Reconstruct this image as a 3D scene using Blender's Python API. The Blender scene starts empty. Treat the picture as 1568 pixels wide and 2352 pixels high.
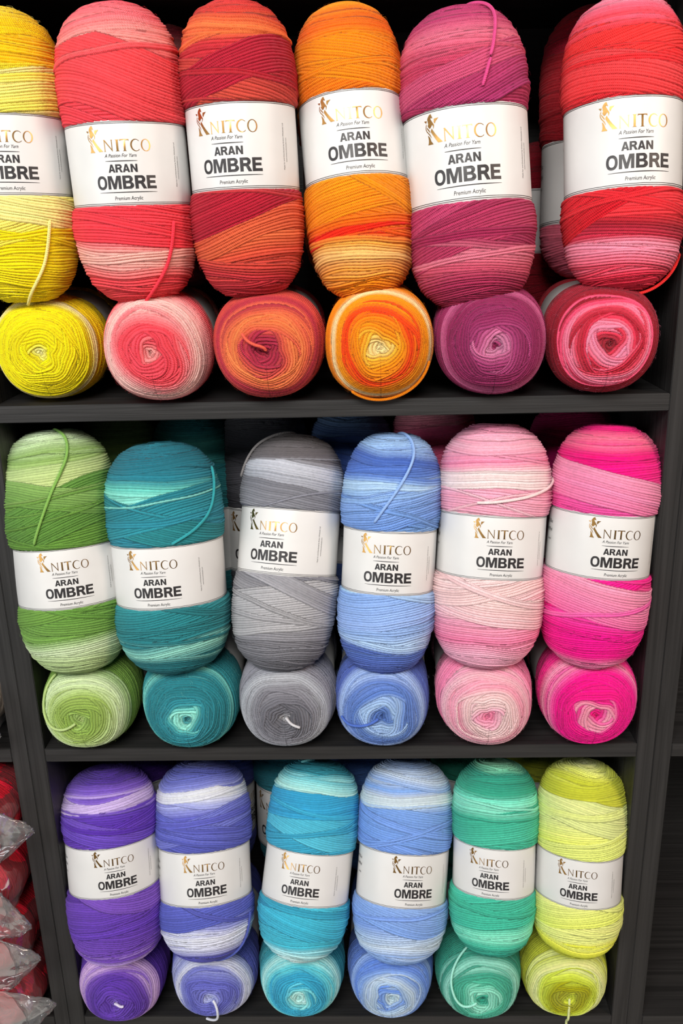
import bpy, math, random
import numpy as np
from mathutils import Vector, Matrix
from mathutils.geometry import tessellate_polygon

SC = bpy.context.scene
COL = SC.collection
PI = math.pi

# ------------------------------------------------------------------ camera
F_PX = 2000.0
CAM = (0.38526, -0.89025, 0.58179)
YAW, PITCH, ROLL = -0.02754, 0.3157, -0.02456
cy_, sy_, cp_, sp_ = math.cos(YAW), math.sin(YAW), math.cos(PITCH), math.sin(PITCH)
fw = Vector((sy_ * cp_, cy_ * cp_, -sp_))
rt = Vector((cy_, -sy_, 0))
up = rt.cross(fw)
cr_, sr_ = math.cos(ROLL), math.sin(ROLL)
rt, up = rt * cr_ + up * sr_, up * cr_ - rt * sr_
cd = bpy.data.cameras.new('camera')
cam = bpy.data.objects.new('camera', cd)
COL.objects.link(cam)
cam.matrix_world = Matrix(((rt.x, up.x, -fw.x, CAM[0]), (rt.y, up.y, -fw.y, CAM[1]),
                           (rt.z, up.z, -fw.z, CAM[2]), (0, 0, 0, 1)))
cd.sensor_fit = 'HORIZONTAL'
cd.sensor_width = 36.0
cd.lens = 36.0 * F_PX / 1568.0
cd.clip_start = 0.02
SC.camera = cam

# ------------------------------------------------------------------ light
SC.view_settings.view_transform = 'Standard'
SC.view_settings.look = 'None'
SC.view_settings.exposure = 0.0
SC.view_settings.gamma = 1.0
SC.view_settings.use_curve_mapping = False
world = bpy.data.worlds.new('shop_ambient')
SC.world = world
world.use_nodes = True
world.node_tree.nodes['Background'].inputs[0].default_value = (0.92, 0.95, 1.0, 1)
world.node_tree.nodes['Background'].inputs[1].default_value = 0.04


def area(name, loc, target, sx, sy, power, color):
    l = bpy.data.lights.new(name, 'AREA')
    l.shape = 'RECTANGLE'
    l.size, l.size_y = sx, sy
    l.energy = power
    l.color = color
    o = bpy.data.objects.new(name, l)
    COL.objects.link(o)
    o.location = loc
    d = Vector(target) - Vector(loc)
    o.rotation_euler = d.to_track_quat('-Z', 'Y').to_euler()
    return o


area('ceiling_lamp', (0.0, -1.9, 1.75), (0.35, 0.0, 0.15), 1.5, 0.6, 66, (1.0, 0.97, 0.93))
area('shop_window', (-1.9, -1.9, 0.75), (0.3, 0.0, 0.1), 1.0, 1.5, 25, (0.95, 0.98, 1.0))
area('side_lamp', (1.9, -1.0, 1.2), (0.4, 0.0, 0.3), 0.5, 0.8, 17, (1.0, 0.78, 0.64))


# ------------------------------------------------------------------ materials
def lin(h):
    h = h.lstrip('#')
    c = [int(h[i:i + 2], 16) / 255 for i in (0, 2, 4)]
    return [x / 12.92 if x <= 0.04045 else ((x + 0.055) / 1.055) ** 2.4 for x in c]


def dye(h, gain=1.34, top=0.94):
    c = np.array(lin(h))
    c = c * min(0.90 + 0.46 * c.max(), gain, top / c.max())
    g = c.mean()
    if c[1] == c.max() and c[2] < c[0] and c[0] < 0.8 * c[1]:
        c = np.array([c[0] * 1.12, c[1] * 0.93, c[2] * 1.35])
    k = 1.04 if c[0] >= c[1] >= c[2] * 0.9 else (1.02 if c[0] == c.max() else 0.90)
    return np.clip(g + (c - g) * k, 0.003, 0.95)


class NT:
    def __init__(self, name):
        self.m = bpy.data.materials.new(name)
        self.m.use_nodes = True
        self.t = self.m.node_tree
        self.b = self.t.nodes['Principled BSDF']

    def n(self, typ, **kw):
        nd = self.t.nodes.new(typ)
        ins = kw.pop('ins', {})
        for k, v in kw.items():
            setattr(nd, k, v)
        for k, v in ins.items():
            if hasattr(v, 'is_linked') or isinstance(v, bpy.types.NodeSocket):
                self.t.links.new(v, nd.inputs[k])
            else:
                nd.inputs[k].default_value = v
        return nd

    def math(self, op, a, b=None, c=None):
        ins = {0: a}
        if b is not None:
            ins[1] = b
        if c is not None:
            ins[2] = c
        return self.n('ShaderNodeMath', operation=op, ins=ins).outputs[0]

    def set(self, **kw):
        for k, v in kw.items():
            s = self.b.inputs[k.replace('_', ' ')]
            if isinstance(v, bpy.types.NodeSocket):
                self.t.links.new(v, s)
            else:
                s.default_value = v
        return self.m


def yarn_material():
    t = NT('yarn_acrylic')
    colr = t.n('ShaderNodeAttribute', attribute_name='yarn_color')
    uv = t.n('ShaderNodeAttribute', attribute_name='yarn_path')
    sep = t.n('ShaderNodeSeparateXYZ', ins={0: uv.outputs['Vector']})
    x = t.math('SUBTRACT', t.math('MULTIPLY', t.math('FRACT', sep.outputs[0]), 2.0), 1.0)
    rnd = t.math('SQRT', t.math('MAXIMUM', t.math('SUBTRACT', 1.02, t.math('MULTIPLY', x, x)), 0.0))
    ph = t.math('ADD', t.math('MULTIPLY', sep.outputs[1], 1 / 0.0017), t.math('MULTIPLY', x, 0.62))
    tw = t.math('POWER', t.math('ABSOLUTE', t.math('SINE', t.math('MULTIPLY', ph, PI))), 0.7)
    geo = t.n('ShaderNodeTexCoord')
    nz = t.n('ShaderNodeTexNoise', ins={'Vector': geo.outputs['Object'], 'Scale': 900.0, 'Detail': 2.0})
    hgt = t.math('ADD', t.math('MULTIPLY', rnd, 1.2), t.math('MULTIPLY', tw, 0.8))
    hgt = t.math('ADD', hgt, t.math('MULTIPLY', nz.outputs['Fac'], 0.5))
    bmp = t.n('ShaderNodeBump', ins={'Height': hgt, 'Distance': 0.0008, 'Strength': 0.8})
    hue = t.n('ShaderNodeTexNoise', ins={'Vector': geo.outputs['Object'], 'Scale': 260.0, 'Detail': 1.0})
    val = t.math('ADD', 0.86, t.math('MULTIPLY', hue.outputs['Fac'], 0.28))
    mul = t.n('ShaderNodeVectorMath', operation='SCALE', ins={0: colr.outputs['Color'], 'Scale': val})
    return t.set(Base_Color=mul.outputs[0], Roughness=0.62, Normal=bmp.outputs[0], Sheen_Weight=0.06,
                 Sheen_Roughness=0.5, Specular_IOR_Level=0.12)


def wood_material(name, axis, tint=(0.0195, 0.0190, 0.0190)):
    t = NT(name)
    tc = t.n('ShaderNodeTexCoord')
    sc = [130.0, 130.0, 130.0]
    sc[axis] = 2.4
    mp = t.n('ShaderNodeMapping', ins={'Vector': tc.outputs['Object'], 'Scale': sc})
    warp = t.n('ShaderNodeTexNoise', ins={'Vector': mp.outputs[0], 'Scale': 1.0, 'Detail': 4.0, 'Distortion': 1.2})
    fine = t.n('ShaderNodeMapping', ins={'Vector': tc.outputs['Object'], 'Scale': [s * (5 if i != axis else 4) for i, s in enumerate(sc)]})
    fn = t.n('ShaderNodeTexNoise', ins={'Vector': fine.outputs[0], 'Scale': 1.0, 'Detail': 2.0})
    ramp = t.n('ShaderNodeValToRGB', ins={'Fac': warp.outputs['Fac']})
    e = ramp.color_ramp.elements
    e[0].position, e[1].position = 0.36, 0.68
    e[0].color = (tint[0] * 0.66, tint[1] * 0.66, tint[2] * 0.66, 1)
    e[1].color = (tint[0] * 1.42, tint[1] * 1.41, tint[2] * 1.40, 1)
    h = t.math('ADD', warp.outputs['Fac'], t.math('MULTIPLY', fn.outputs['Fac'], 0.5))
    bmp = t.n('ShaderNodeBump', ins={'Height': h, 'Distance': 0.0008, 'Strength': 0.55})
    return t.set(Base_Color=ramp.outputs[0], Roughness=0.5, Normal=bmp.outputs[0])


def paper_material():
    t = NT('label_paper')
    tc = t.n('ShaderNodeTexCoord')
    n = t.n('ShaderNodeTexNoise', ins={'Vector': tc.outputs['Object'], 'Scale': 45.0, 'Detail': 2.0})
    v = t.math('ADD', 0.665, t.math('MULTIPLY', n.outputs['Fac'], 0.05))
    c = t.n('ShaderNodeCombineColor', ins={0: v, 1: v, 2: t.math('MULTIPLY', v, 0.985)})
    b = t.n('ShaderNodeBump', ins={'Height': n.outputs['Fac'], 'Distance': 0.001, 'Strength': 0.35})
    return t.set(Base_Color=c.outputs[0], Roughness=0.42, Normal=b.outputs[0])


def flat_material(name, color, rough=0.5, metal=0.0, **kw):
    t = NT(name)
    tc = t.n('ShaderNodeTexCoord')
    n = t.n('ShaderNodeTexNoise', ins={'Vector': tc.outputs['Object'], 'Scale': kw.pop('scale', 120.0)})
    v = t.math('ADD', 0.92, t.math('MULTIPLY', n.outputs['Fac'], 0.16))
    c = t.n('ShaderNodeVectorMath', operation='SCALE', ins={0: color, 'Scale': v})
    return t.set(Base_Color=c.outputs[0], Roughness=rough, Metallic=metal, **kw)


def film_material():
    t = NT('clear_film')
    t.set(Base_Color=(1, 1, 1, 1), Roughness=0.08, Specular_IOR_Level=0.9)
    tc = t.n('ShaderNodeTexCoord')
    n = t.n('ShaderNodeTexNoise', ins={'Vector': tc.outputs['Object'], 'Scale': 18.0, 'Detail': 2.0, 'Distortion': 1.0})
    b = t.n('ShaderNodeBump', ins={'Height': n.outputs['Fac'], 'Distance': 0.010, 'Strength': 0.45})
    gl = t.n('ShaderNodeBsdfGlossy', ins={'Roughness': 0.12, 'Normal': b.outputs[0]})
    tr = t.n('ShaderNodeBsdfTransparent')
    fr = t.n('ShaderNodeFresnel', ins={'IOR': 1.5, 'Normal': b.outputs[0]})
    fac = t.math('MINIMUM', t.math('ADD', t.math('MULTIPLY', fr.outputs[0], 0.9), 0.03), 0.6)
    df = t.n('ShaderNodeBsdfDiffuse', ins={'Color': (0.85, 0.85, 0.88, 1), 'Normal': b.outputs[0]})
    m0 = t.n('ShaderNodeMixShader', ins={0: 0.05, 1: tr.outputs[0], 2: df.outputs[0]})
    mx = t.n('ShaderNodeMixShader', ins={0: fac, 1: m0.outputs[0], 2: gl.outputs[0]})
    t.t.links.new(mx.outputs[0], t.t.nodes['Material Output'].inputs[0])
    return t.m


YARN = yarn_material()
WOOD = [wood_material('black_brown_wood_x', 0), wood_material('black_brown_wood_y', 1), wood_material('black_brown_wood_z', 2)]
PAPER = paper_material()
INK = flat_material('black_ink', (0.022, 0.02, 0.022), 0.45)
FOIL = flat_material('gold_foil', (0.52, 0.29, 0.09), 0.33, 1.0)
FILM = film_material()
FLOOR = flat_material('grey_floor', (0.42, 0.40, 0.37), 0.5, scale=3.0)
PLASTER = flat_material('pale_plaster', (0.6, 0.59, 0.56), 0.9, scale=8.0)


# ------------------------------------------------------------------ mesh helpers
def mesh_np(name, verts, quads, mat, parent=None, color=None, path=None, smooth=True, tris=None):
    me = bpy.data.meshes.new(name)
    nv = len(verts)
    me.vertices.add(nv)
    me.vertices.foreach_set('co', np.asarray(verts, np.float32).ravel())
    faces = [np.asarray(quads, np.int32).reshape(-1, 4)] if quads is not None and len(quads) else []
    tr = np.asarray(tris, np.int32).reshape(-1, 3) if tris is not None and len(tris) else np.zeros((0, 3), np.int32)
    q = faces[0] if faces else np.zeros((0, 4), np.int32)
    me.loops.add(q.size + tr.size)
    me.loops.foreach_set('vertex_index', np.concatenate([q.ravel(), tr.ravel()]))
    me.polygons.add(len(q) + len(tr))
    ls = np.concatenate([np.arange(len(q)) * 4, q.size + np.arange(len(tr)) * 3]).astype(np.int32)
    me.polygons.foreach_set('loop_start', ls)
    me.polygons.foreach_set('use_smooth', np.full(len(q) + len(tr), smooth))
    me.update(calc_edges=True)
    if color is not None:
        a = me.attributes.new('yarn_color', 'FLOAT_COLOR', 'POINT')
        c = np.ones((nv, 4), np.float32)
        c[:, :3] = color
        a.data.foreach_set('color', c.ravel())
        a = me.attributes.new('yarn_path', 'FLOAT_VECTOR', 'POINT')
        p = np.zeros((nv, 3), np.float32)
        p[:, :2] = path
        a.data.foreach_set('vector', p.ravel())
    me.materials.append(mat)
    o = bpy.data.objects.new(name, me)
    COL.objects.link(o)
    o.parent = parent
    return o


def box(name, lo, hi, mat, parent=None, bevel=0.0008):
    import bmesh
    bm = bmesh.new()
    c = [(a + b) / 2 for a, b in zip(lo, hi)]
    bmesh.ops.create_cube(bm, size=1.0)
    for v in bm.verts:
        v.co = Vector([c[i] + v.co[i] * (hi[i] - lo[i]) for i in range(3)])
    if bevel:
        bmesh.ops.bevel(bm, geom=bm.edges[:], offset=bevel, segments=2, affect='EDGES')
    me = bpy.data.meshes.new(name)
    bm.to_mesh(me)
    bm.free()
    me.materials.append(mat)
    o = bpy.data.objects.new(name, me)
    COL.objects.link(o)
    o.parent = parent
    return o


def empty(name, loc=(0, 0, 0)):
    o = bpy.data.objects.new(name, None)
    o.empty_display_size = 0.02
    COL.objects.link(o)
    o.location = loc
    return o


def tag(o, label, cat, group=None):
    o['label'] = label
    o['category'] = cat
    if group:
        o['group'] = group


# ------------------------------------------------------------------ shelving
W, H, D, T = 0.70, 0.41281, 0.32, 0.018
FLOOR_Z = -2 * H - 0.06
fl = box('floor', (-3, -4, FLOOR_Z - 0.05), (4, 0.6, FLOOR_Z), FLOOR, None, 0)
fl['kind'] = 'structure'
wl = box('wall_back', (-3, 0.36, FLOOR_Z), (4, 0.42, 2.3), PLASTER, None, 0)
wl['kind'] = 'structure'


def bookcase(x0, label, tilt=0.0):
    r = empty('bookcase', (x0, 0, FLOOR_Z))
    tag(r, label, 'bookcase', 'black-brown bookcases')
    z0, z1 = 0.0, 2 * H - FLOOR_Z
    box('side_panel', (-0.02, 0, z0), (0, D, z1), WOOD[2], r)
    box('side_panel', (W, 0, z0), (W + 0.02, D, z1), WOOD[2], r)
    for k in range(-2, 3):
        z = k * H - FLOOR_Z
        s = box('shelf_board', (0.0002, 0, -T), (W - 0.0002, D - 0.008, 0), WOOD[0], r)
        s.location = (0, 0, z)
    box('back_panel', (0.0, D - 0.007, z0 + 0.0), (W, D, z1), WOOD[0], r)
    box('plinth', (0.0, 0.015, 0.001), (W, 0.03, 0.041), WOOD[0], r)
    return r


bookcase(0.0, 'middle black-brown bookcase whose shelves carry the rainbow of banded yarn')
bookcase(-0.0402 - W, 'black-brown bookcase at the left edge, holding bagged red yarn')
bookcase(W + 0.0402, 'empty black-brown bookcase at the right edge')


# ------------------------------------------------------------------ yarn winding
PITCHY = 0.0027


def profile(L, R, dimple=0.006):
    """rows of (r, z, nr, nz) sampled on a blunt bullet, with arc length s"""
    a = np.linspace(-PI / 2, PI / 2, 1601)
    zt = np.sign(np.sin(a)) * np.abs(np.sin(a)) ** 0.8
    r = R * np.maximum(1 - np.abs(zt) ** 4.9, 0) ** (1 / 2.4)
    z = (zt + 1) / 2 * L
    z = z + dimple * np.exp(-(r / 0.011) ** 2) * (a < 0) - dimple * np.exp(-(r / 0.011) ** 2) * (a > 0)
    ds = np.hypot(np.diff(r), np.diff(z))
    s = np.concatenate([[0], np.cumsum(ds)])
    return s, r, z


def waves(th, s, rng, amp, kt=(1, 4), ks=(20, 90), n=4):
    out = 0
    for _ in range(n):
        k = rng.integers(kt[0], kt[1] + 1)
        out = out + np.sin(k * th + rng.uniform(*ks) * s * rng.choice([-1, 1]) + rng.uniform(0, 6.28))
    return out * amp / n


class Winding:
    """surface of a wound skein over (theta, s)"""

    def __init__(self, L, R, seed, label=None, ball=False):
        self.ball = ball
        self.L, self.R = L, R
        self.s, self.r, self.z = profile(L, R)
        self.S = self.s[-1]
        self.rng = np.random.default_rng(seed)
        self.a1, self.a2, self.a3 = self.rng.uniform(0, 6.28, 3)
        self.label = label

    def lump(self, th):
        if self.ball:
            return 1 + 0.018 * np.sin(2 * th + self.a1) + 0.010 * np.sin(3 * th + self.a2) + 0.018 * np.cos(4 * th + PI)
        return 1 + 0.010 * np.sin(2 * th + self.a1) + 0.006 * np.sin(3 * th + self.a2)

    def label_radius(self, th):
        return self.R * 0.957 * self.lump(th)

    def point(self, th, s, h=0.0):
        r = np.interp(s, self.s, self.r)
        z = np.interp(s, self.s, self.z)
        e = 0.0012
        r2, r1 = np.interp(s + e, self.s, self.r), np.interp(s - e, self.s, self.r)
        z2, z1 = np.interp(s + e, self.s, self.z), np.interp(s - e, self.s, self.z)
        tr, tz = r2 - r1, z2 - z1
        ln = np.maximum(np.hypot(tr, tz), 1e-9)
        nr, nz = tz / ln, -tr / ln
        side = np.clip(r / self.R, 0, 1) ** 2
        r = r * self.lump(th) * (1 + side * 0.012 * np.sin(38 * s + self.a3 + 1.3 * np.sin(th + self.a1)))
        if self.label:
            z0, z1_ = self.label
            m = np.clip((z - z0 + 0.001) / 0.004, 0, 1) * np.clip((z1_ - z + 0.001) / 0.004, 0, 1)
            near = np.exp(-(np.minimum(abs(z - z0), abs(z - z1_)) / 0.010) ** 2)
            r = r * (1 - 0.034 * near * (1 - m))
            lr = self.label_radius(th) - 0.0030
            r = r * (1 - m) + np.minimum(r, lr) * m
            h = h * (1 - m * 0.8)
        R_ = r + nr * h
        return np.stack([R_ * np.sin(th), -R_ * np.cos(th), z + nz * h], -1)

    def theta_s(self, zfrac):
        return np.interp(zfrac * self.L, self.z, self.s)

    def build(self, name, parent, stops, bands, rows_s, thetas, radial=None, smax_fill=None, fill=6):
        rng = self.rng
        th = np.asarray(thetas)[None, :]
        s = np.asarray(rows_s)[:, None]
        TH, SS = np.broadcast_arrays(th, s)
        wob = waves(TH, SS, rng, 0.0022, (1, 3), (15, 60)) + waves(TH, SS, rng, 0.0011, (3, 7), (60, 160))
        wob = wob * (1 + 0.9 * (1 - np.clip(np.minimum(SS, self.S - SS) / 0.075, 0, 1)))
        st_s = np.array([self.theta_s(a) if not radial else a for a, _ in stops])
        st_c = np.array([dye(c) for _, c in stops])

        def grad(x):
            return np.stack([np.interp(x, st_s, st_c[:, k]) for k in range(3)], -1)

        best = np.full(TH.shape, -1.0)
        colr = np.zeros(TH.shape + (3,))
        path = np.zeros(TH.shape + (2,))

        def lay(u, N, off, amp, ccolor, v, valid=None):
            """paint a packet of N parallel strands over whatever lies below it"""
            nonlocal best, colr, path
            p1, p2 = rng.uniform(0, 6.28, 2)
            uw = u + 0.08 * np.sin(2.3 * u + p1) + 0.05 * np.sin(4.1 * u + p2)
            uw = uw - (0.08 * math.sin(p1) + 0.05 * math.sin(p2))
            k = np.floor(uw)
            x = 2 * (uw - k) - 1
            ki = np.clip(k, -1, N).astype(int) + 1
            jit = rng.normal(0, 0.00034, N + 2)
            ok = (uw >= 0) & (uw < N)
            if valid is not None:
                ok &= valid
            h = off + amp * np.sqrt(np.maximum(1 - x * x, 0)) + jit[ki]
            cn = (1 + rng.normal(0, 0.05, N + 2))[ki]
            c = ccolor(k) * cn[..., None]
            best = np.where(ok, h, best)
            colr = np.where(ok[..., None], c, colr)
            path[..., 0] = np.where(ok, uw, path[..., 0])
            path[..., 1] = np.where(ok, v, path[..., 1])

        AMP = 0.0016
        A = rng.uniform(0.002, 0.005)
        ph = rng.uniform(0, 6.28)
        N = int(self.S / PITCHY) + 2
        end = np.clip(np.minimum(SS, self.S - SS) / 0.05, 0, 1)
        sb = SS + end * A * np.cos(TH - ph) + wob * end
        lay(sb / PITCHY, N, -0.0004, AMP, lambda k: grad(np.clip((k + .5) * PITCHY, 0, self.S)), TH * self.R)
        specs = []
        order = rng.permutation(fill)
        for i in order:
            zc = (i + rng.uniform(0.2, 0.8)) / max(fill, 1)
            lim = 1 if 0.25 < zc < 0.75 else 0.4
            specs.append((0.07 + zc * 0.86, int(rng.integers(6, 20)), rng.choice([-1, 1]) * rng.uniform(5, 17) * lim, None, rng.uniform(-0.0002, 0.0003)))
        for b in bands:
            specs.append((b[0], b[1], b[2], b[3], 0.0004))
        if fill:
            for i in range(int(fill * 1.3)):
                zc = rng.uniform(0.12, 0.88)
                lim = 1 if 0.25 < zc < 0.75 else 0.4
                specs.append((zc, int(rng.integers(1, 4)), rng.choice([-1, 1]) * rng.uniform(4, 18) * lim, None, 0.0006))
        for zc, N, tilt, bc, off in specs:
            sc = self.theta_s(zc) if not radial else zc
            Aa = math.tan(math.radians(tilt)) * self.R
            ph = rng.uniform(0, 6.28)
            cen = sc + Aa * np.sin(TH) + 0.12 * abs(Aa) * np.cos(2 * TH + ph)
            u = (SS + wob * 0.8 - cen) / PITCHY + N / 2
            s0 = sc - N / 2 * PITCHY
            if bc is None:
                cf = lambda k, s0=s0: grad(np.clip(s0 + (k + .5) * PITCHY, 0, self.S))
            else:
                cc = [dye(q) for q in bc]
                if len(cc) == 1:
                    cf = lambda k, cc=cc: np.broadcast_to(cc[0], k.shape + (3,)).copy()
                else:
                    cf = lambda k, cc=cc, N=N: cc[0] + (cc[1] - cc[0]) * np.clip(k / N, 0, 1)[..., None]
            cov = (cen > 0.012) & (cen < self.S - 0.012)
            lay(u, N, off, AMP, cf, TH * self.R, cov)
        # rosette: eccentric packets of wraps around both poles, the outer ones lying over the inner
        for sgn in (0, 1):
            rho = SS if sgn == 0 else self.S - SS
            if rho.min() > 0.05:
                continue
            X, Y = rho * np.sin(TH), rho * np.cos(TH)
            tw = rng.uniform(0, 6.28)
            q = rho + 0.0015 * np.sin(TH - tw)
            lay(q / 0.0026 + 0.35 * np.sin(3 * TH + tw), 7, 0.0, AMP * 1.1, (lambda k: grad(np.clip((k + .5) * PITCHY if sgn == 0 else self.S - (k + .5) * PITCHY, 0, self.S))), q * TH)
            c = 0.0035
            phi = rng.uniform(0, 6.28)
            spin = rng.choice([-1, 1])
            while c < 0.050:
                phi += spin * rng.uniform(1.3, 2.6)
                e = min(0.60 * c, 0.0085) * rng.uniform(0.5, 1.2) * np.clip((0.062 - c) / 0.03, 0.15, 1)
                pw = 1.02 * PITCHY * (1 + 0.42 * np.clip((0.026 - c) / 0.02, 0, 1))
                # a straightened (polygonal) side facing phi
                dl = (TH - phi + PI) % (2 * PI) - PI
                inner = c + e * np.cos(dl) + min(0.10 * c, 0.0016) * np.cos(3 * dl + 0.6) * rng.uniform(-1, 1)
                sp = spin * 0.07 * c * np.sin(dl) * rng.uniform(0.3, 1.0)
                u = (rho - inner - sp + wob * 0.8 * np.clip(c / 0.03, 0.3, 1)) / pw
                N = int(rng.integers(5, 9)) if c < 0.04 else 6
                # strands fade back under the earlier ones on the far side
                cf = lambda k, c=c, pw=pw: grad(np.clip(c + (k + .5) * pw if sgn == 0 else self.S - c - (k + .5) * pw, 0, self.S))
                kq = np.floor(u) + 0.5
                off = rng.uniform(-0.0003, 0.0006) + 0.0004 * np.exp(-np.maximum(u, 0) / 1.5) * np.clip((0.05 - c) / 0.02, 0, 1)
                lay(u, N, off, AMP * 1.25, cf, (c + kq * pw) * TH)
                c += rng.uniform(0.7, 1.9) * PITCHY
        best = np.maximum(best, -0.0015)
        pos = self.point(TH, SS, best)
        nr_, nc = TH.shape
        idx = np.arange(nr_ * nc).reshape(nr_, nc)
        nx = np.roll(idx, -1, axis=1)
        quads = np.stack([idx[:-1], nx[:-1], nx[1:], idx[1:]], -1).reshape(-1, 4)
        V = pos.reshape(-1, 3)
        tris = []
        vs = [V, pos[0].mean(0)[None], pos[-1].mean(0)[None]]
        a, b = len(V), len(V) + 1
        tris = np.concatenate([np.stack([np.full(nc, a), nx[0], idx[0]], -1), np.stack([np.full(nc, b), idx[-1], nx[-1]], -1)])
        C = np.concatenate([colr.reshape(-1, 3), colr[0].mean(0)[None], colr[-1].mean(0)[None]])
        P = np.concatenate([path.reshape(-1, 2), path[0, :1], path[-1, :1]])
        return mesh_np(name, np.concatenate(vs), quads, YARN, parent, np.clip(C, 0.004, 0.95), P, tris=tris)

    def fibres(self, parent, n, color, smax=None):
        rng = self.rng
        th = rng.uniform(-PI, PI, n)
        s0 = rng.uniform(0.0, 1.0, n) * ((smax or self.S) - 0.012) + 0.006
        if self.label:
            z = np.interp(s0, self.s, self.z)
            keep = (z < self.label[0] - 0.002) | (z > self.label[1] + 0.002)
            th, s0 = th[keep], s0[keep]
        n = len(th)
        ln = rng.uniform(0.003, 0.010, n)
        an = rng.uniform(0, 2 * PI, n)
        lift = rng.uniform(0.0005, 0.0035, n)
        rl = np.maximum(np.interp(s0, self.s, self.r), 0.008)
        T = [0.0, 0.5, 1.0]
        P = []
        for t in T:
            P.append(self.point(th + np.cos(an + t * .7) * ln * t / rl, np.clip(s0 + np.sin(an + t * .7) * ln * t, 0, self.S), 0.0008 + lift * math.sin(t * 2.2)))
        P = np.array(P)
        V = np.zeros((n, 3, 3, 3))
        for j in range(3):
            for q in range(3):
                a = q * 2.094
                V[:, j, q] = P[j] + (0.000045 if j < 2 else 0.00002) * np.array([math.cos(a), math.sin(a), math.sin(a + 1)])
        idx = np.arange(n * 9).reshape(n, 3, 3)
        nx = np.roll(idx, -1, 2)
        q = np.stack([idx[:, :-1], nx[:, :-1], nx[:, 1:], idx[:, 1:]], -1).reshape(-1, 4)
        o = mesh_np('stray_fibres', V.reshape(-1, 3), q, YARN, parent, np.tile(dye(color), (n * 9, 1)), np.zeros((n * 9, 2)))
        o['kind'] = 'stuff'
        return o

    def tail(self, parent, pts, color, name='yarn_tail', rad=0.0016, lift=None):
        """loose end lying on the skein; pts are (theta, s, extra height)"""
        pts = np.array(pts, float)
        n = 14 * (len(pts) - 1) + 1
        t = np.linspace(0, len(pts) - 1, n)
        P3 = np.stack([catmull(pts[:, k], t) for k in range(3)], -1)
        P = self.point(P3[:, 0], P3[:, 1], P3[:, 2] + 0.0022)
        return tube(name, P, rad, color, parent)


def catmull(y, t):
    n = len(y)
    i = np.clip(np.floor(t).astype(int), 0, n - 2)
    f = t - i
    g = lambda k: y[np.clip(k, 0, n - 1)]
    p0, p1, p2, p3 = g(i - 1), g(i), g(i + 1), g(i + 2)
    return 0.5 * (2 * p1 + (p2 - p0) * f + (2 * p0 - 5 * p1 + 4 * p2 - p3) * f ** 2 + (3 * p1 - p0 - 3 * p2 + p3) * f ** 3)


def tube(name, P, rad, color, parent, seg=10, mat=None):
    P = np.asarray(P, float)
    n = len(P)
    tg = np.gradient(P, axis=0)
    tg /= np.maximum(np.linalg.norm(tg, axis=1)[:, None], 1e-9)
    ref = np.array([0.3, 0.2, 0.93])
    a = np.cross(tg, ref)
    a /= np.maximum(np.linalg.norm(a, axis=1)[:, None], 1e-9)
    b = np.cross(tg, a)
    L = np.concatenate([[0], np.cumsum(np.linalg.norm(np.diff(P, axis=0), axis=1))])
    ang = np.linspace(0, 2 * PI, seg, endpoint=False)
    rr = np.full(n, rad)
    rr[0] *= 0.55
    rr[-1] *= 0.55
    V = P[:, None] + rr[:, None, None] * (np.cos(ang)[None, :, None] * a[:, None] + np.sin(ang)[None, :, None] * b[:, None])
    idx = np.arange(n * seg).reshape(n, seg)
    nx = np.roll(idx, -1, 1)
    q = np.stack([idx[:-1], nx[:-1], nx[1:], idx[1:]], -1).reshape(-1, 4)
    tris = [(idx[0, 0], idx[0, k + 1], idx[0, k]) for k in range(1, seg - 1)] + [(idx[-1, 0], idx[-1, k], idx[-1, k + 1]) for k in range(1, seg - 1)]
    uu = np.abs(np.linspace(-1, 1, seg, endpoint=False))[None, :] + 0 * L[:, None]
    pth = np.stack([uu * 0.9 + 0.05, L[:, None] + 0 * uu], -1).reshape(-1, 2)
    return mesh_np(name, V.reshape(-1, 3), q, mat or YARN, parent, np.tile(dye(color), (n * seg, 1)), pth, tris=tris)


# ------------------------------------------------------------------ label artwork
def ellipse(cx, cy, rx, ry, n=28, a0=0, a1=360, p=2.0):
    out = []
    for i in range(n):
        a = math.radians(a0 + (a1 - a0) * i / (n if a1 - a0 >= 360 else n - 1))
        c, s = math.cos(a), math.sin(a)
        out.append((cx + rx * abs(c) ** (2 / p) * (1 if c >= 0 else -1), cy + ry * abs(s) ** (2 / p) * (1 if s >= 0 else -1)))
    return out


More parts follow.
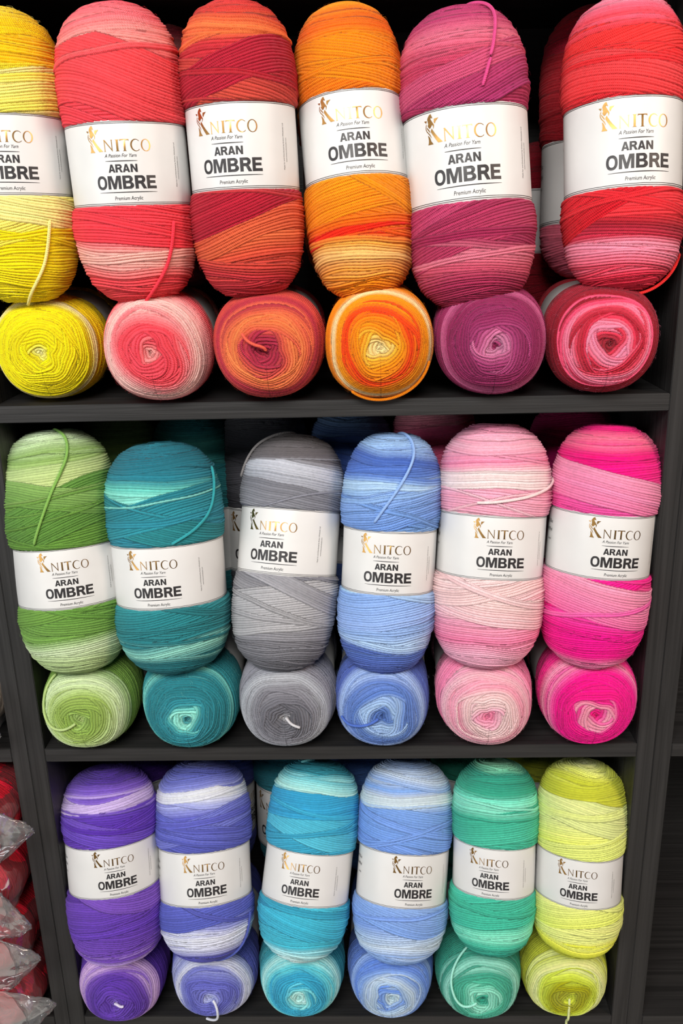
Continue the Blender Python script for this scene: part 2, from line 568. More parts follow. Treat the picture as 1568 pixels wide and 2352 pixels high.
def bold(ch, x, y, w, h):
    """heavy grotesque capitals as lists of outlines (first outer, then holes); y grows downward"""
    S = lambda pts: [(x + px * w, y + py * h) for px, py in pts]
    st = 0.26
    if ch == 'O':
        return [[ellipse(x + w / 2, y + h / 2, w / 2, h * .52, 32, p=2.3), ellipse(x + w / 2, y + h / 2, w / 2 - w * .235, h * .52 - h * .19, 28, p=2.3)]]
    if ch == 'M':
        return [[S([(0, 0), (.32, 0), (.5, .62), (.68, 0), (1, 0), (1, 1), (.79, 1), (.79, .26), (.60, 1), (.40, 1), (.21, .26), (.21, 1), (0, 1)])]]
    if ch == 'N':
        return [[S([(0, 0), (.30, 0), (.72, .60), (.72, 0), (1, 0), (1, 1), (.72, 1), (.28, .38), (.28, 1), (0, 1)])]]
    if ch == 'E':
        return [[S([(0, 0), (.97, 0), (.97, .20), (.31, .20), (.31, .385), (.9, .385), (.9, .585), (.31, .585), (.31, .79), (1, .79), (1, 1), (0, 1)])]]
    if ch == 'A':
        return [[S([(.355, 0), (.645, 0), (1, 1), (.72, 1), (.655, .81), (.345, .81), (.28, 1), (0, 1)]), S([(.5, .28), (.40, .62), (.60, .62)])]]
    if ch == 'R':
        bowl = [(.62, 0)] + [(.62 + .33 * math.sin(a), .285 - .285 * math.cos(a)) for a in np.linspace(.3, 2.75, 9)]
        out = [(0, 0)] + bowl + [(.80, .60), (1.04, 1), (.72, 1), (.50, .63), (.29, .61), (.29, 1), (0, 1)]
        hole = [(.29, .19), (.29, .40)] + [(.56 + .10 * math.sin(a), .295 - .105 * math.cos(a)) for a in np.linspace(PI, 0, 7)]
        return [[S(out), S(hole)]]
    if ch == 'B':
        o1 = [(.60 + .33 * math.sin(a), .26 - .26 * math.cos(a)) for a in np.linspace(0, 2.6, 9)]
        o2 = [(.62 + .38 * math.sin(a), .73 - .27 * math.cos(a)) for a in np.linspace(.55, PI, 9)]
        h1 = [(.28, .18), (.28, .39)] + [(.54 + .10 * math.sin(a), .285 - .105 * math.cos(a)) for a in np.linspace(PI, 0, 7)]
        h2 = [(.28, .58), (.28, .81)] + [(.57 + .12 * math.sin(a), .695 - .115 * math.cos(a)) for a in np.linspace(PI, 0, 7)]
        return [[S([(0, 0)] + o1 + o2 + [(0, 1)]), S(h1), S(h2)]]
    return []


def flared(ch, x, y, w, h):
    S = lambda pts: [(x + px * w, y + py * h) for px, py in pts]
    if ch == 'N':
        return [[S([(-.04, 0), (.14, 0), (.90, .80), (.90, .06), (.83, 0), (1.05, 0), (.99, .06), (.99, 1.03), (.12, .14), (.13, .95), (.2, 1), (-.03, 1), (.04, .95), (.04, .06)])]]
    if ch == 'I':
        return [[S([(0, 0), (1, 0), (.72, .05), (.72, .95), (1, 1), (0, 1), (.28, .95), (.28, .05)])]]
    if ch == 'T':
        return [[S([(.02, -.02), (.98, -.02), (1, .14), (.9, .06), (.60, .06), (.60, .95), (.72, 1), (.28, 1), (.40, .95), (.40, .06), (.1, .06), (0, .14)])]]
    if ch == 'C':
        o = ellipse(x + w * .55, y + h / 2, w * .55, h * .53, 26, -46, -314)
        i = ellipse(x + w * .60, y + h / 2, w * .44, h * .475, 26, -314, -46)
        return [[o + i]]
    if ch == 'O':
        return [[ellipse(x + w / 2, y + h / 2, w / 2, h * .53, 32), ellipse(x + w / 2, y + h / 2, w / 2 - w * .13, h * .48, 32)]]
    return []


def k2(pts):
    return [(px / 4.333, py / 4.333 + 30) for px, py in pts]


HORSE_K = [k2(p) for p in (
    [(205, 445), (385, 455), (375, 500), (325, 580)],
    [(845, 430), (1115, 410), (950, 560), (880, 690), (825, 590)],
    [(660, 150), (720, 290), (755, 385), (690, 370), (625, 330), (640, 430), (720, 560), (830, 730), (830, 800), (780, 935), (765, 900), (770, 820), (745, 750), (700, 720), (660, 780), (600, 850), (545, 885), (490, 840), (420, 720), (470, 650), (450, 560), (440, 480), (420, 400), (470, 290), (560, 190), (600, 170)],
    [(350, 610), (300, 700), (275, 820), (290, 930), (350, 1040), (450, 1150), (560, 1290), (615, 1400), (615, 1330), (560, 1200), (470, 1100), (370, 990), (325, 880), (320, 770), (355, 700)],
    [(355, 760), (400, 820), (480, 920), (545, 1000), (570, 1110), (520, 1060), (430, 950), (365, 860)],
    [(400, 1200), (500, 1300), (560, 1420), (600, 1550), (715, 1700), (720, 1720), (380, 1710), (430, 1600), (440, 1450), (420, 1300)],
    [(690, 890), (710, 960), (870, 1200), (1010, 1380), (1150, 1540), (1285, 1680), (1020, 1690), (960, 1610), (840, 1430), (700, 1220), (610, 1080), (610, 1000), (650, 940)])]


def poly_tris(groups):
    V, F = [], []
    for loops in groups:
        tri = tessellate_polygon([[Vector((px, py, 0)) for px, py in lp] for lp in loops])
        base = len(V)
        for lp in loops:
            V += lp
        F += [(base + a, base + b, base + c) for a, b, c in tri]
    return V, F


def font_tris(body, size, x, y, shear=0.0, xs=1.0, rot=False, offset=0.0, center=True):
    cu = bpy.data.curves.new('text', 'FONT')
    cu.body = body
    cu.size = 1.0
    cu.shear = shear
    cu.offset = offset
    cu.resolution_u = 3
    ob = bpy.data.objects.new('text', cu)
    COL.objects.link(ob)
    bpy.context.view_layer.update()
    me = ob.to_mesh()
    me.calc_loop_triangles()
    vs = [(v.co.x, v.co.y) for v in me.vertices]
    fs = [tuple(t.vertices) for t in me.loop_triangles]
    ob.to_mesh_clear()
    bpy.data.objects.remove(ob)
    bpy.data.curves.remove(cu)
    mx = (max(v[0] for v in vs) + min(v[0] for v in vs)) / 2 if center else 0
    out = []
    for a, b in vs:
        a, b = (a - mx) * size * xs, b * size
        out.append((x - b, y - a) if rot else (x + a, y - b))
    return out, fs


def rule(x0, x1, y, hh, n=24, taper=True):
    xs = np.linspace(x0, x1, n)
    hs = hh * (np.sin(np.linspace(0.06, PI - 0.06, n)) ** 0.5 if taper else np.ones(n))
    V = [(a, y - b) for a, b in zip(xs, hs)] + [(a, y + b) for a, b in zip(xs, hs)]
    F = []
    for i in range(n - 1):
        F += [(i, i + 1, n + i + 1), (i, n + i + 1, n + i)]
    return V, F


def merge(parts):
    V, F = [], []
    for v, f in parts:
        b = len(V)
        V += list(v)
        F += [tuple(i + b for i in t) for t in f]
    return np.array(V, float), np.array(F, int)


foil_groups = [[p] for p in HORSE_K]
for ch, x, w in (('N', 318, 124), ('I', 482, 62), ('T', 550, 130), ('C', 697, 136), ('O', 848, 142)):
    foil_groups += flared(ch, x, 264, w, 156)
ART_FOIL = merge([poly_tris(foil_groups)])
ink_groups = []
for ch, x, w in (('A', 347, 100), ('R', 452, 98), ('A', 556, 102), ('N', 668, 98)):
    ink_groups += bold(ch, x, 596, w, 110)
for ch, x, w in (('O', 150, 152), ('M', 318, 196), ('B', 536, 158), ('R', 712, 158), ('E', 884, 142)):
    ink_groups += bold(ch, x, 752, w, 182)
ART_INK = merge([poly_tris(ink_groups), rule(312, 778, 551, 6), rule(175, 1030, 979, 6),
                 font_tris('A Passion For Yarn', 68, 540, 500, 0.28, 0.86),
                 font_tris('Premium Acrylic', 74, 602, 1086, 0.12, 0.82)])
SIDE = merge([font_tris('Made for and Distributed by Knitco Wholesale Ltd', 30, 1420, 600, 0, 1.0, True),
              font_tris('www.knitcowholesale.com', 30, 1475, 640, 0, 1.0, True)])
SIDE2 = merge([font_tris('200gr/7.05oz', 92, -1010, 330, 0.1, 0.8), font_tris('420mt/459yd', 92, -1010, 480, 0.1, 0.8),
              font_tris('Acrylic', 60, -900, 640, 0.1, 0.8)])


def paper_label(wd, parent, pa, z0, z1, detail=True, slant=0.0):
    n = 96
    th = np.linspace(0, 2 * PI, n, endpoint=False)
    rl = wd.label_radius(th)
    zs = np.array([0, .03, .35, .65, .97, 1.0])
    flare = np.array([-.0004, 0, .0, .0, 0, -.0004])
    rings = []
    for off in (0.0, -0.0004):
        for f, e in zip(zs, flare):
            r = rl + off + e + 0.0003 * np.sin(5 * th + 3 * f + wd.a3)
            rings.append(np.stack([r * np.sin(th), -r * np.cos(th), np.full(n, z0 + (z1 - z0) * f)], -1))
        if off == 0.0:
            outer = rings
            rings = []
    rings = outer + rings[::-1]
    V = np.array(rings)
    m = len(rings)
    idx = np.arange(m * n).reshape(m, n)
    nx = np.roll(idx, -1, 1)
    dn, nxd = np.roll(idx, -1, 0), np.roll(nx, -1, 0)
    q = np.stack([idx, nx, nxd, dn], -1).reshape(-1, 4)
    lab = mesh_np('paper_label', V.reshape(-1, 3), q, PAPER, parent)
    lab['label'] = 'white wrap-around paper label'
    k = (z1 - z0) / 1185.0

    def wrap(name, V, F, mat, lift, mirror=False):
        if len(V) == 0:
            return
        x, y = V[:, 0], V[:, 1]
        t = pa + (x - 590) * k / (wd.R * 0.957)
        r = wd.label_radius(t) + lift + 0.0003 * np.sin(5 * t + 3 * (1 - y / 1185) + wd.a3)
        P = np.stack([r * np.sin(t), -r * np.cos(t), z1 - y * k], -1)
        # orient triangles outward
        a, b, c = P[F[:, 0]], P[F[:, 1]], P[F[:, 2]]
        nn = np.cross(b - a, c - a)
        out = (a + b + c) / 3
        flip = (nn[:, 0] * out[:, 0] + nn[:, 1] * out[:, 1]) < 0
        F2 = F.copy()
        F2[flip] = F2[flip][:, ::-1]
        return mesh_np(name, P, None, mat, lab, tris=F2)

    circ = 2 * PI * wd.R * 0.957 / k
    # two pairs of border lines all round the band
    for yy in (26, 44, 1128, 1150):
        bl = rule(590 - circ / 2, 590 + circ / 2, yy, 3.4, 100, False)
        wrap('border_line', np.array(bl[0], float), np.array(bl[1], int), INK, 0.00022)
    wrap('foil_logo', ART_FOIL[0], ART_FOIL[1], FOIL, 0.00026)
    wrap('printed_lettering', ART_INK[0], ART_INK[1], INK, 0.00024)
    if detail:
        wrap('address_print', SIDE[0], SIDE[1], INK, 0.00024)
        wrap('weight_print', SIDE2[0], SIDE2[1], INK, 0.00024)
    return lab


def front_thetas(n_front, n_back):
    a = np.linspace(-1.75, 1.75, n_front)
    b = np.linspace(1.75, 2 * PI - 1.75, n_back + 2)[1:-1]
    return np.concatenate([a, b])


def frame(o, B, ex, ez):
    ez = Vector(ez).normalized()
    ex = Vector(ex)
    ex = (ex - ez * ex.dot(ez)).normalized()
    ey = ez.cross(ex)
    o.matrix_world = Matrix(((ex.x, ey.x, ez.x, B[0]), (ex.y, ey.y, ez.y, B[1]), (ex.z, ey.z, ez.z, B[2]), (0, 0, 0, 1)))


# ------------------------------------------------------------------ the standing skeins
# name: (row, bottom xyz, top xyz, radius, label bottom, label top, print angle)
UP = {
    'yellow': (0, 0.0468, 0.012, 0.5179, 0.0508, 0.0155, 0.7806, 0.0559, 0.0977, 0.1707, 0.2774),
    'coral': (0, 0.1647, 0.012, 0.5153, 0.1609, 0.0128, 0.7803, 0.0589, 0.0888, 0.1629, 0.1713),
    'brick': (0, 0.2766, 0.012, 0.5172, 0.271, 0.0201, 0.7803, 0.0551, 0.0975, 0.1746, -0.0969),
    'orange': (0, 0.3912, 0.012, 0.5138, 0.3719, 0.0575, 0.781, 0.0538, 0.1065, 0.185, 0.0633),
    'plum': (0, 0.4999, 0.012, 0.5012, 0.4817, 0.0484, 0.7728, 0.0626, 0.0939, 0.1807, -0.1129),
    'red': (0, 0.6456, 0.012, 0.515, 0.6393, 0.0516, 0.7787, 0.0577, 0.0884, 0.1705, 0.0031),
    'green': (1, 0.0559, 0.006, 0.1045, 0.0398, 0.0536, 0.3747, 0.062, 0.0822, 0.1506, 0.2936),
    'teal': (1, 0.1673, 0.006, 0.103, 0.1578, 0.051, 0.3582, 0.0644, 0.0826, 0.1534, -0.0147),
    'grey': (1, 0.2846, 0.006, 0.1018, 0.3092, 0.0897, 0.3553, 0.0589, 0.1088, 0.1847, -0.2288),
    'blue': (1, 0.4042, 0.006, 0.0984, 0.4209, 0.0615, 0.3623, 0.0546, 0.0948, 0.1668, -0.0413),
    'pink': (1, 0.5176, 0.006, 0.1039, 0.5349, 0.0668, 0.3689, 0.0621, 0.1046, 0.176, 0.0745),
    'hotpink': (1, 0.6356, 0.006, 0.104, 0.6563, 0.0463, 0.3706, 0.0591, 0.1085, 0.1799, 0.0675),
    'violet': (2, 0.0663, -0.014, -0.2986, 0.0495, 0.0635, -0.0687, 0.0605, 0.0966, 0.16, 0.3497),
    'periwinkle': (2, 0.178, -0.014, -0.2958, 0.1667, 0.0882, -0.0769, 0.0614, 0.0746, 0.141, 0.2093),
    'cyan': (2, 0.2929, -0.014, -0.2979, 0.3209, 0.0942, -0.0823, 0.0579, 0.0732, 0.1386, -0.0854),
    'cornflower': (2, 0.4173, -0.014, -0.302, 0.4383, 0.088, -0.0784, 0.0595, 0.0769, 0.1434, 0.2358),
    'aqua': (2, 0.536, -0.014, -0.288, 0.5489, 0.0702, -0.0685, 0.0539, 0.0795, 0.1415, -0.2201),
    'lime': (2, 0.6405, -0.014, -0.2895, 0.6554, 0.0553, -0.0613, 0.0547, 0.0743, 0.1354, -0.2222),
}
WIND = {
    'yellow': ([(0, 'f6e000'), (.10, 'f2d800'), (.26, 'f0da18'), (.36, 'f0e088'), (.70, 'f2e488'), (.78, 'f4e040'), (.84, 'f8c800'), (.92, 'ffcc00'), (1, 'f8d860')],
               [(.30, 18, 14, ['f0dc50', 'f0e090']), (.36, 10, -16, ['f2e490']), (.70, 14, 10, ['ece060', 'f0e490']), (.86, 10, -3, ['ffc800'])]),
    'coral': ([(0, 'f04850'), (.08, 'ee4a52'), (.13, 'f49a94'), (.17, 'f8b4a8'), (.21, 'f07074'), (.25, 'ec3c48'), (.72, 'ee4450'), (.82, 'f05058'), (.88, 'f89a94'), (.93, 'f47078'), (1, 'ee4c60')],
              [(.28, 14, -6, ['e83c48']), (.755, 24, -17, ['ee4850', 'f04a50']), (.92, 7, 8, ['f8a8a0'])]),
    'brick': ([(0, 'a02430'), (.08, 'b83038'), (.15, 'c84c38'), (.21, 'd46840'), (.28, 'b43038'), (.66, 'b83438'), (.76, 'b02030'), (.84, 'c03038'), (.89, 'e07040'), (.94, 'c84038'), (1, 'b02840')],
              [(.30, 22, 16, ['cc5c3c', 'c44838']), (.37, 20, 20, ['a81c30', 'b02234']), (.69, 16, -17, ['c85040', 'b83c38']), (.76, 12, 15, ['ac2034'])]),
    'orange': ([(0, 'f08018'), (.06, 'f08c20'), (.13, 'f8c078'), (.17, 'f8a848'), (.21, 'e83a18'), (.25, 'f07010'), (.34, 'fa8c08'), (.70, 'f08008'), (.84, 'fa9008'), (.91, 'e86828'), (.97, 'f09830'), (1, 'f8c070')],
               [(.225, 4, 8, ['dc2c1c']), (.35, 16, 14, ['fa8c08', 'ff9c10']), (.42, 10, -26, ['ff9608']), (.72, 10, 14, ['dc6810', 'f08410']), (.79, 16, -13, ['fa8c08'])]),
    'plum': ([(0, '982850'), (.07, 'a02c50'), (.13, 'c45068'), (.17, 'd07084'), (.23, '9c2850'), (.40, 'a82c54'), (.66, 'a42a54'), (.80, 'c04060'), (.88, 'd06880'), (.94, 'b03c68'), (1, '982c5c')],
             [(.30, 22, 15, ['b0385c', '982850']), (.41, 14, 20, ['b84068', 'a83058']), (.70, 16, 24, ['a03064', 'b03a64']), (.78, 7, 20, ['c04c70'])]),
    'red': ([(0, 'e04058'), (.06, 'd83048'), (.10, 'f07890'), (.14, 'f090a8'), (.17, 'c83048'), (.21, 'a02030'), (.26, 'd82c34'), (.42, 'c8202c'), (.70, 'd82c34'), (.85, 'e43434'), (.92, 'f06078'), (.95, 'f890a8'), (1, 'e85878')],
            [(.29, 10, 1, ['e0343c']), (.40, 22, 26, ['c41c28', 'd02830']), (.84, 18, 14, ['e43838']), (.70, 14, -9, ['e0383c', 'e04448'])]),
    'green': ([(0, '70a040'), (.07, 'a0c870'), (.13, 'b4d890'), (.18, '6ca838'), (.30, '5c9c2c'), (.62, '5c9828'), (.74, '68a434'), (.80, 'b0d470'), (.86, 'a8d070'), (.90, '84b84c'), (.96, 'b0d890'), (1, 'a0c888')],
              [(.33, 14, 15, ['64a030', '6cac34']), (.66, 20, 19, ['528c28', '5c9c30']), (.75, 10, -12, ['68a438', '80b84c'])]),
    'teal': ([(0, '0c6470'), (.08, '107078'), (.13, '80c8b8'), (.18, '148088'), (.40, '107c84'), (.66, '1088a0'), (.74, '1090a0'), (.785, '80d8c8'), (.82, '58c4b8'), (.86, '0c8498'), (.95, '0c7488'), (1, '188090')],
             [(.30, 14, 12, ['0c8088', '189098']), (.66, 14, -18, ['128890']), (.72, 12, 12, ['1090a0', '0c8090'])]),
    'grey': ([(0, '686870'), (.08, '707078'), (.15, '8c8c94'), (.25, 'a8a8ac'), (.36, '88888e'), (.66, '84869a'), (.74, '8c8e98'), (.82, 'a8acb8'), (.87, 'b4b8c4'), (.90, '706c70'), (.96, '605c5c'), (1, '706868')],
             [(.27, 20, 10, ['a4a4a8', 'b0b0b4']), (.38, 8, -22, ['a0a0a8']), (.72, 12, -9, ['888a94', '7c7e88']), (.85, 6, -5, ['b8bcc8'])]),
    'blue': ([(0, '5060b0'), (.07, '4460b4'), (.11, '4868b8'), (.14, 'a0c0e4'), (.20, '80a4dc'), (.40, '90b8e4'), (.64, '5888cc'), (.72, '6c98dc'), (.79, '98c0e8'), (.83, '4c78cc'), (.90, '3c64bc'), (.94, '90b8e8'), (.98, '3c5c98'), (1, '506888')],
             [(.30, 16, 9, ['88a8e0', '78a0dc']), (.40, 8, -16, ['98bce8']), (.70, 16, 13, ['5c88d0', '7ca4e0']), (.80, 5, 2, ['a0c4e8'])]),
    'pink': ([(0, 'f8a0bc'), (.07, 'fab4cc'), (.14, 'f884ac'), (.22, 'f8a8c0'), (.30, 'ffd4d8'), (.40, 'ffdcdc'), (.64, 'ffb4c8'), (.74, 'ffccd4'), (.80, 'ffe4e4'), (.85, 'f890b4'), (.92, 'fbb8cc'), (.97, 'f890b4'), (1, 'f8a8c0')],
             [(.27, 12, -7, ['ffc8d0', 'ffe0dc']), (.37, 12, 12, ['ffd8d8']), (.70, 12, -3, ['ffb0c8']), (.78, 7, 3, ['ffe8e8'])]),
    'hotpink': ([(0, 'f888b4'), (.05, 'f890b8'), (.09, 'e00c80'), (.18, 'e81888'), (.25, 'f048a0'), (.32, 'f890b4'), (.42, 'e81080'), (.66, 'f050a0'), (.72, 'f060a4'), (.80, 'e80880'), (.90, 'ee1080'), (.94, 'f87898'), (.97, 'd81870'), (1, 'e02878')],
                [(.40, 14, 22, ['e80c80', 'f02c90']), (.31, 16, -10, ['f070a8', 'f8a0bc']), (.75, 14, -13, ['f480b0', 'f098b8'])]),
    'violet': ([(0, 'c8a0d8'), (.05, 'c0a0dc'), (.10, '6c3cb4'), (.25, '5c2cac'), (.40, '5828a4'), (.64, '6838c0'), (.74, '5420b0'), (.82, '6034bc'), (.87, 'd0b8e8'), (.90, '7c54cc'), (.95, '4c2898'), (1, '3c2080')],
               [(.30, 16, 7, ['5c2cb0', '6838b8']), (.40, 8, -14, ['7444bc']), (.72, 10, -12, ['6038bc', '6c44c4']), (.86, 6, 6, ['c8b0e8'])]),
    'periwinkle': ([(0, '4848a8'), (.06, '5050b4'), (.11, 'd0d4ec'), (.16, 'd8dcec'), (.20, '7880d0'), (.28, '5058bc'), (.64, '5058bc'), (.76, '5c60c8'), (.82, 'a0a8e0'), (.865, 'e0e4ec'), (.90, '7c84d4'), (.95, '5058b4'), (1, '9098c8')],
                   [(.30, 16, 9, ['4c58bc', '5860c4']), (.70, 10, 14, ['6870cc']), (.67, 10, -14, ['5c64c8']), (.86, 5, 5, ['dce0ec'])]),
    'cyan': ([(0, 'e0f4f0'), (.05, 'c0f0f0'), (.10, '28b4cc'), (.25, '18a8c8'), (.36, '0c98bc'), (.64, '1ca4c8'), (.75, '0ca4d0'), (.83, '30bcd8'), (.87, 'b8f4ec'), (.91, '88dce0'), (.94, '20a0b4'), (1, '0c6474')],
             [(.25, 18, -12, ['1cb0d0', '28bcd8']), (.38, 12, 14, ['0c98c0']), (.70, 16, -13, ['40bcd8', '30b4d4']), (.80, 12, 4, ['08a0d0'])]),
    'cornflower': ([(0, '6898e4'), (.06, '80a8e8'), (.11, 'c8dcf0'), (.16, 'b0ccf0'), (.22, '7ca4ec'), (.40, '5888dc'), (.64, '6c98e4'), (.76, '6c9cec'), (.81, 'c0dcf4'), (.84, 'dceaf4'), (.88, '78a8f0'), (.93, 'c8dcf4'), (.97, '88a4d0'), (1, '3c5c98')],
                   [(.28, 16, -10, ['78a4ec', '88b0f0']), (.70, 16, -10, ['6898e4', '74a4ec']), (.82, 5, 4, ['d4e8f4'])]),
    'aqua': ([(0, '148c7c'), (.06, '18a088'), (.10, '38c0a0'), (.14, '80e8c8'), (.20, '30bc9c'), (.40, '20b090'), (.64, '30bc9c'), (.74, '28b494'), (.80, '88ecd0'), (.84, '68dcc0'), (.88, '28b090'), (.94, '189880'), (.97, '78d0a8'), (1, 'a0d8b0')],
             [(.27, 14, 8, ['2cc0a0', '30b898']), (.38, 8, 12, ['30c4a4']), (.70, 14, 10, ['38c0a0', '28b494'])]),
    'lime': ([(0, 'b8c000'), (.06, 'c0c808'), (.10, 'dce020'), (.15, 'e8f080'), (.30, 'e8f080'), (.40, 'dcec68'), (.64, 'e8f478'), (.75, 'e8f490'), (.80, 'e4f084'), (.83, 'c0c400'), (.92, 'c8d000'), (.955, 'd8e050'), (1, 'e8ecb8')],
             [(.30, 14, 12, ['e0ec58', 'ecf490']), (.70, 10, 8, ['e4f060', 'ecf498']), (.78, 14, -12, ['e8f494'])]),
}
TAILS = {
    'yellow': ([(.85, .335, .001), (.72, .22, .001), (.45, .12, .001), (.33, .04, .002)], 'f6e890'),
    'coral': ([(.86, .33, .001), (.72, .22, .001), (.42, .12, .001), (.12, .03, .001)], 'e83848'),
    'plum': ([(.30, .985, .0), (.62, .90, .002), (.42, .78, .002), (.16, .655, .001)], 'd04880'),
    'green': ([(.40, .97, 0), (.62, .90, .001), (.55, .82, .001), (.2, .71, .001), (-.20, .555, .001)], '78b840'),
    'blue': ([(.25, .985, 0), (.50, .93, .001), (.45, .85, .001), (.10, .74, .001), (-.35, .62, .001)], '88b0ec'),
    'pink': ([(1.35, .73, .001), (1.0, .705, .001), (.45, .675, .001), (-.1, .655, .001), (-.4, .65, .001)], 'ffe4e4'),
    'grey': ([(.0, .975, .001), (-.6, .925, .001), (-1.15, .85, .001), (-1.4, .74, .001)], '8c8888'),
    'teal': ([(1.4, .80, .001), (1.1, .68, .001), (.75, .62, .001), (.3, .575, .001)], '18a0a8'),
    'cyan': ([(-.5, .955, .001), (-.7, .925, .001), (-.9, .91, .0)], '78dce0'),
    'red': ([(1.4, .20, .001), (1.2, .10, .003), (.8, .055, .004), (.2, .04, .004)], 'dc3434'),
    'periwinkle': ([(1.2, .30, .001), (1.15, .18, .001), (.9, .09, .001), (.5, .04, .001)], '4858b4'),
}
NICE = {
    'yellow': 'yellow', 'coral': 'coral red', 'brick': 'brick red', 'orange': 'orange',
    'plum': 'plum', 'red': 'scarlet red', 'green': 'leaf green', 'teal': 'teal', 'grey': 'grey',
    'blue': 'denim blue', 'pink': 'pale pink', 'hotpink': 'hot pink', 'violet': 'deep violet', 'periwinkle': 'periwinkle blue',
    'cyan': 'turquoise', 'cornflower': 'sky blue', 'aqua': 'aqua green', 'lime': 'lime yellow'}
ROWN = ('top', 'middle', 'bottom')
cyl_front = front_thetas(150, 34)

for i, (nm, (row, bx, by, bz, tx, ty, tz, R, z0, z1, pa)) in enumerate(UP.items()):
    B, Tt = Vector((bx, by, bz)), Vector((tx, ty, tz))
    L = (Tt - B).length
    root = empty('yarn_skein')
    frame(root, B, (1, 0, 0), Tt - B)
    tag(root, f'upright {NICE[nm]} ombre yarn skein with white paper label, front of {ROWN[row]} shelf', 'yarn skein', 'skeins standing in front')
    wd = Winding(L, R, 100 + i, (z0, z1))
    stops, bands = WIND[nm]
    rows = np.linspace(0.0012, wd.S - 0.0012, int(wd.S / (0.00062 if row == 0 else 0.00068)))
    bands = [(b[0], b[1], b[2], b[3]) for b in bands]
    wd.build('wound_yarn', root, stops, bands, rows, cyl_front)
    paper_label(wd, root, pa, z0, z1)
    wd.fibres(root, 900, stops[len(stops) // 2][1])
    if nm in TAILS:
        pts, tc = TAILS[nm]
        wd.tail(root, [(a, b * wd.S, c) for a, b, c in pts], tc)

# ------------------------------------------------------------------ the lying skeins below them
LY = {
    'yellow': (0, 0.0622, 0.0554, -0.089, -0.0172, 0.0),
    'coral': (0, 0.1791, 0.056, -0.048, -0.0405, 0.0),
    'brick': (0, 0.292, 0.0559, -0.024, -0.042, 0.0),
    'orange': (0, 0.4031, 0.0561, -0.002, -0.042, 0.0),
    'plum': (0, 0.5145, 0.0562, 0.04, -0.042, 0.0),
    'red': (0, 0.623, 0.0555, 0.096, -0.042, 0.0),
    'green': (1, 0.06, 0.0561, -0.034, -0.0333, 0.0),
    'teal': (1, 0.1802, 0.0562, -0.041, -0.034, 0.0),
    'grey': (1, 0.2915, 0.0561, -0.01, -0.0335, 0.0),
    'blue': (1, 0.4013, 0.0565, 0.038, -0.0328, 0.0),
    'pink': (1, 0.5208, 0.0561, 0.03, -0.034, 0.0),
    'hotpink': (1, 0.6402, 0.056, 0.037, -0.034, 0.0),
    'violet': (2, 0.0563, 0.0558, -0.042, -0.034, 0.0),
    'periwinkle': (2, 0.1774, 0.056, -0.035, -0.0267, 0.0),
    'cyan': (2, 0.2922, 0.0563, 0.003, -0.0273, 0.0),
    'cornflower': (2, 0.4098, 0.0561, 0.014, -0.0284, 0.0),
    'aqua': (2, 0.5259, 0.0562, 0.02, -0.0293, 0.0),
    'lime': (2, 0.6358, 0.0558, 0.072, -0.0266, 0.0),
}
